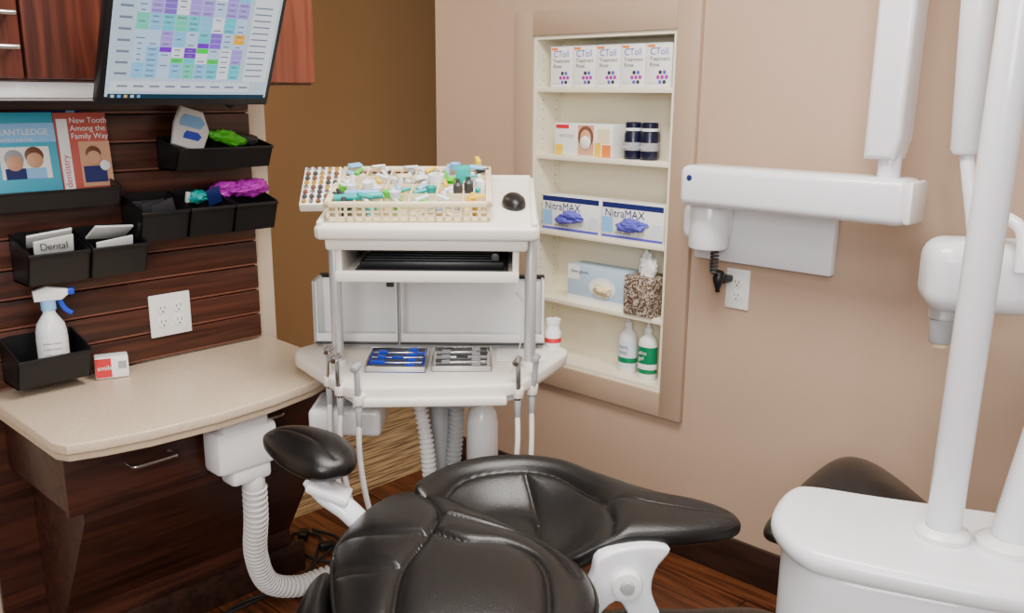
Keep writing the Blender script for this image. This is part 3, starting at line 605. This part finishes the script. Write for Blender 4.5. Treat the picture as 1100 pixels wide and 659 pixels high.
pad('seat_and_armrest_cushion',wing,zw,.07,'leather',CH,.0,[([(-.045,.215),(-.01,.275),(.05,.31),(.13,.318),(.20,.29),(.255,.225),(.29,.16),(.30,.09),(.29,.02)],.016,.005),([(.13,.315),(.155,.21),(.16,.08)],.010,.005),([(.29,.16),(.36,.115),(.44,.09),(.52,.085)],.005,.004)],K=60,n=16,center=(.20,.17),pw=3)
larm=[(-.435,.30),(-.40,.335),(-.33,.325),(-.25,.27),(-.215,.20),(-.225,.145),(-.28,.12),(-.34,.16),(-.40,.23)]
pad('left_armrest',larm,lambda x,y:.72,.065,'leather',CH,.012,[([(-.42,.30),(-.34,.24),(-.25,.15)],.004,.003)])
tube('left_arm_bracket',[(-.30,.17,.69),(-.27,.15,.665),(-.22,.14,.63),(-.17,.13,.57),(-.12,.05,.50)],.026,'white2',CH,14,8,flat=.7); box('left_bracket_plate',(-.265,.155,.672),(.09,.07,.02),'white2',CH,.008,(0,25,0))
brk=[(-.03,.045),(.045,.06),(.10,.05),(.075,.01),(.07,-.04),(.10,-.11),(.115,-.17),(.06,-.175),(.03,-.09),(-.0,-.05),(-.05,-.10),(-.10,-.14),(-.135,-.11),(-.07,-.045),(-.045,.0)]
prism('right_bracket_plate',brk,-.018,.018,'white2',CH,.007,4,(.295,-.005,.585),(90,0,8))
cyl('pivot_disc',(.315,.01,.575),(.315,-.040,.575),.028,.028,'white',CH); cyl('pivot_cap',(.315,-.038,.575),(.315,-.046,.575),.014,.012,'grey',CH)
tube('right_arm_link',[(.20,.0,.475),(.16,-.03,.44),(.08,-.04,.42)],.028,'white2',CH,14,8); tube('right_arm_link_2',[(.38,-.0,.43),(.36,-.02,.40),(.26,-.05,.395),(.10,-.05,.40)],.024,'white2',CH,14,8)
pad('leg_pad',[(.21,.0),(.30,.045),(.45,.045),(.60,.05),(.67,-.03),(.61,-.14),(.4,-.2),(.22,-.15)],lambda x,y:.462,.07,'leather',CH,.012)
bx('seat_frame',-.15,.2,-.2,.25,.42,.50,'white2',CH,.02); bx('frame_crossbar',-.1,.42,-.12,-.04,.39,.425,'white2',CH,.01)
bx('lift_column',-.08,.12,-.1,.12,.08,.43,'white2',CH,.03); prism('floor_base',[(-.18,-.3),(.22,-.3),(.26,-.25),(.24,.22),(.18,.28),(-.14,.28),(-.2,.22),(-.22,-.25)],0,.08,'white2',CH,.015)
# ---------------------------------------------------------------- light post console
DU=empty('light_post_console',(-.422,1.563,0),(0,0,43.1))
top=[(-.21,.20),(-.262,.12),(-.28,.05),(-.262,-.04),(-.20,-.09),(.04,-.19),(.34,-.27),(.42,-.1),(.36,.03),(.2,.09),(-.04,.17),(-.16,.215)]
prism('console_top',top,.655,.70,'white2',DU,.02,4,seg=5)
prism('console_body',[(x*.93+.0,y*.86) for x,y in top],.12,.66,'white2',DU,.02,4)
prism('console_plinth',[(x*.8,y*.75) for x,y in top],0,.12,'grey',DU,.01,4)
cyl('main_post',(0,0,.69),(.022,0,2.3),.029,.029,'white2',DU,32); lathe('post_collar',[(.045,0),(.045,.012),(.036,.02),(.029,.022)],'white',DU,(0,0,.698))
cyl('second_post',(.095,-.04,.69),(.17,-.01,1.0),.036,.038,'white2',DU,32); lathe('second_collar',[(.052,0),(.052,.014),(.04,.022),(.03,.024)],'white',DU,(.095,-.04,.698))
cyl('cap_screw',(.045,.02,.698),(.045,.02,.703),.01,.01,'grey',DU,16)
cyl('post_top_arm',(.02,0,2.28),(.1,.5,2.3),.028,.028,'white2',DU)
ST=empty('assistant_stool',(-.70,1.81,0),(0,0,43.1))
pad('stool_seat',[(-.20,-.13),(-.15,-.03),(-.05,.08),(.06,.145),(.14,.12),(.175,.0),(.17,-.12),(.05,-.17),(-.1,-.17)],lambda x,y:.57+.05*math.exp(-((x-.05)/.12)**2),.06,'leather',ST,.01)
cyl('stool_column',(.02,-.02,.06),(.02,-.02,.58),.025,.025,'chrome',ST)
for k in range(5):
    an=k*2*math.pi/5; tube('stool_leg_%d'%k,[(.02,-.02,.09),(.02+.11*math.cos(an),-.02+.11*math.sin(an),.08),(.02+.2*math.cos(an),-.02+.2*math.sin(an),.06)],.015,'blackp',ST,10); cyl('stool_caster_%d'%k,(.02+.2*math.cos(an),-.02+.2*math.sin(an)-.01,.025),(.02+.2*math.cos(an),-.02+.2*math.sin(an)+.01,.025),.025,.025,'dgrey',ST)
# ---------------------------------------------------------------- lights
def area(name,loc,rot,size,power,col=(1,.955,.90)):
    l=D.lights.new(name,'AREA'); l.shape='RECTANGLE'; l.size=size[0]; l.size_y=size[1]; l.energy=power; l.color=col
    o=D.objects.new(name,l); COL.objects.link(o); o.location=loc; o.rotation_euler=[rad(a) for a in rot]
area('ceiling_light',(-.9,1.2,2.55),(0,0,0),(1.2,.6),62)
area('ceiling_light',(0,-.2,2.55),(0,0,0),(1.2,1.2),34)
area('front_fill_light',(.6,-1.0,1.9),(62,0,33),(1.0,.9),64,(1,.97,.94))  # added frontal fill from behind the camera, not a real window
area('corridor_light',(-3.0,1.2,2.5),(0,0,0),(.5,1.0),24,(1,.88,.68))
wd=D.worlds.new('World'); bpy.context.scene.world=wd; wd.use_nodes=True; wd.node_tree.nodes['Background'].inputs[0].default_value=(1,.96,.93,1); wd.node_tree.nodes['Background'].inputs[1].default_value=.40
# ---------------------------------------------------------------- camera
th=rad(13.4);yw=rad(133.1);ro=rad(.47)
F=Vector((math.cos(yw)*math.cos(th),math.sin(yw)*math.cos(th),-math.sin(th)))
rr=Vector((math.sin(yw),-math.cos(yw),0)); uu=rr.cross(F)
r=rr*math.cos(ro)+uu*math.sin(ro); u=r.cross(F)
cam=D.cameras.new('camera'); cam.sensor_width=36; cam.lens=955/1100*36; cam.clip_start=.05
co=D.objects.new('camera',cam); COL.objects.link(co)
mt=Matrix((r,u,-F)).transposed().to_4x4(); mt.translation=Vector((0,0,1.45)); co.matrix_world=mt
bpy.context.scene.camera=co
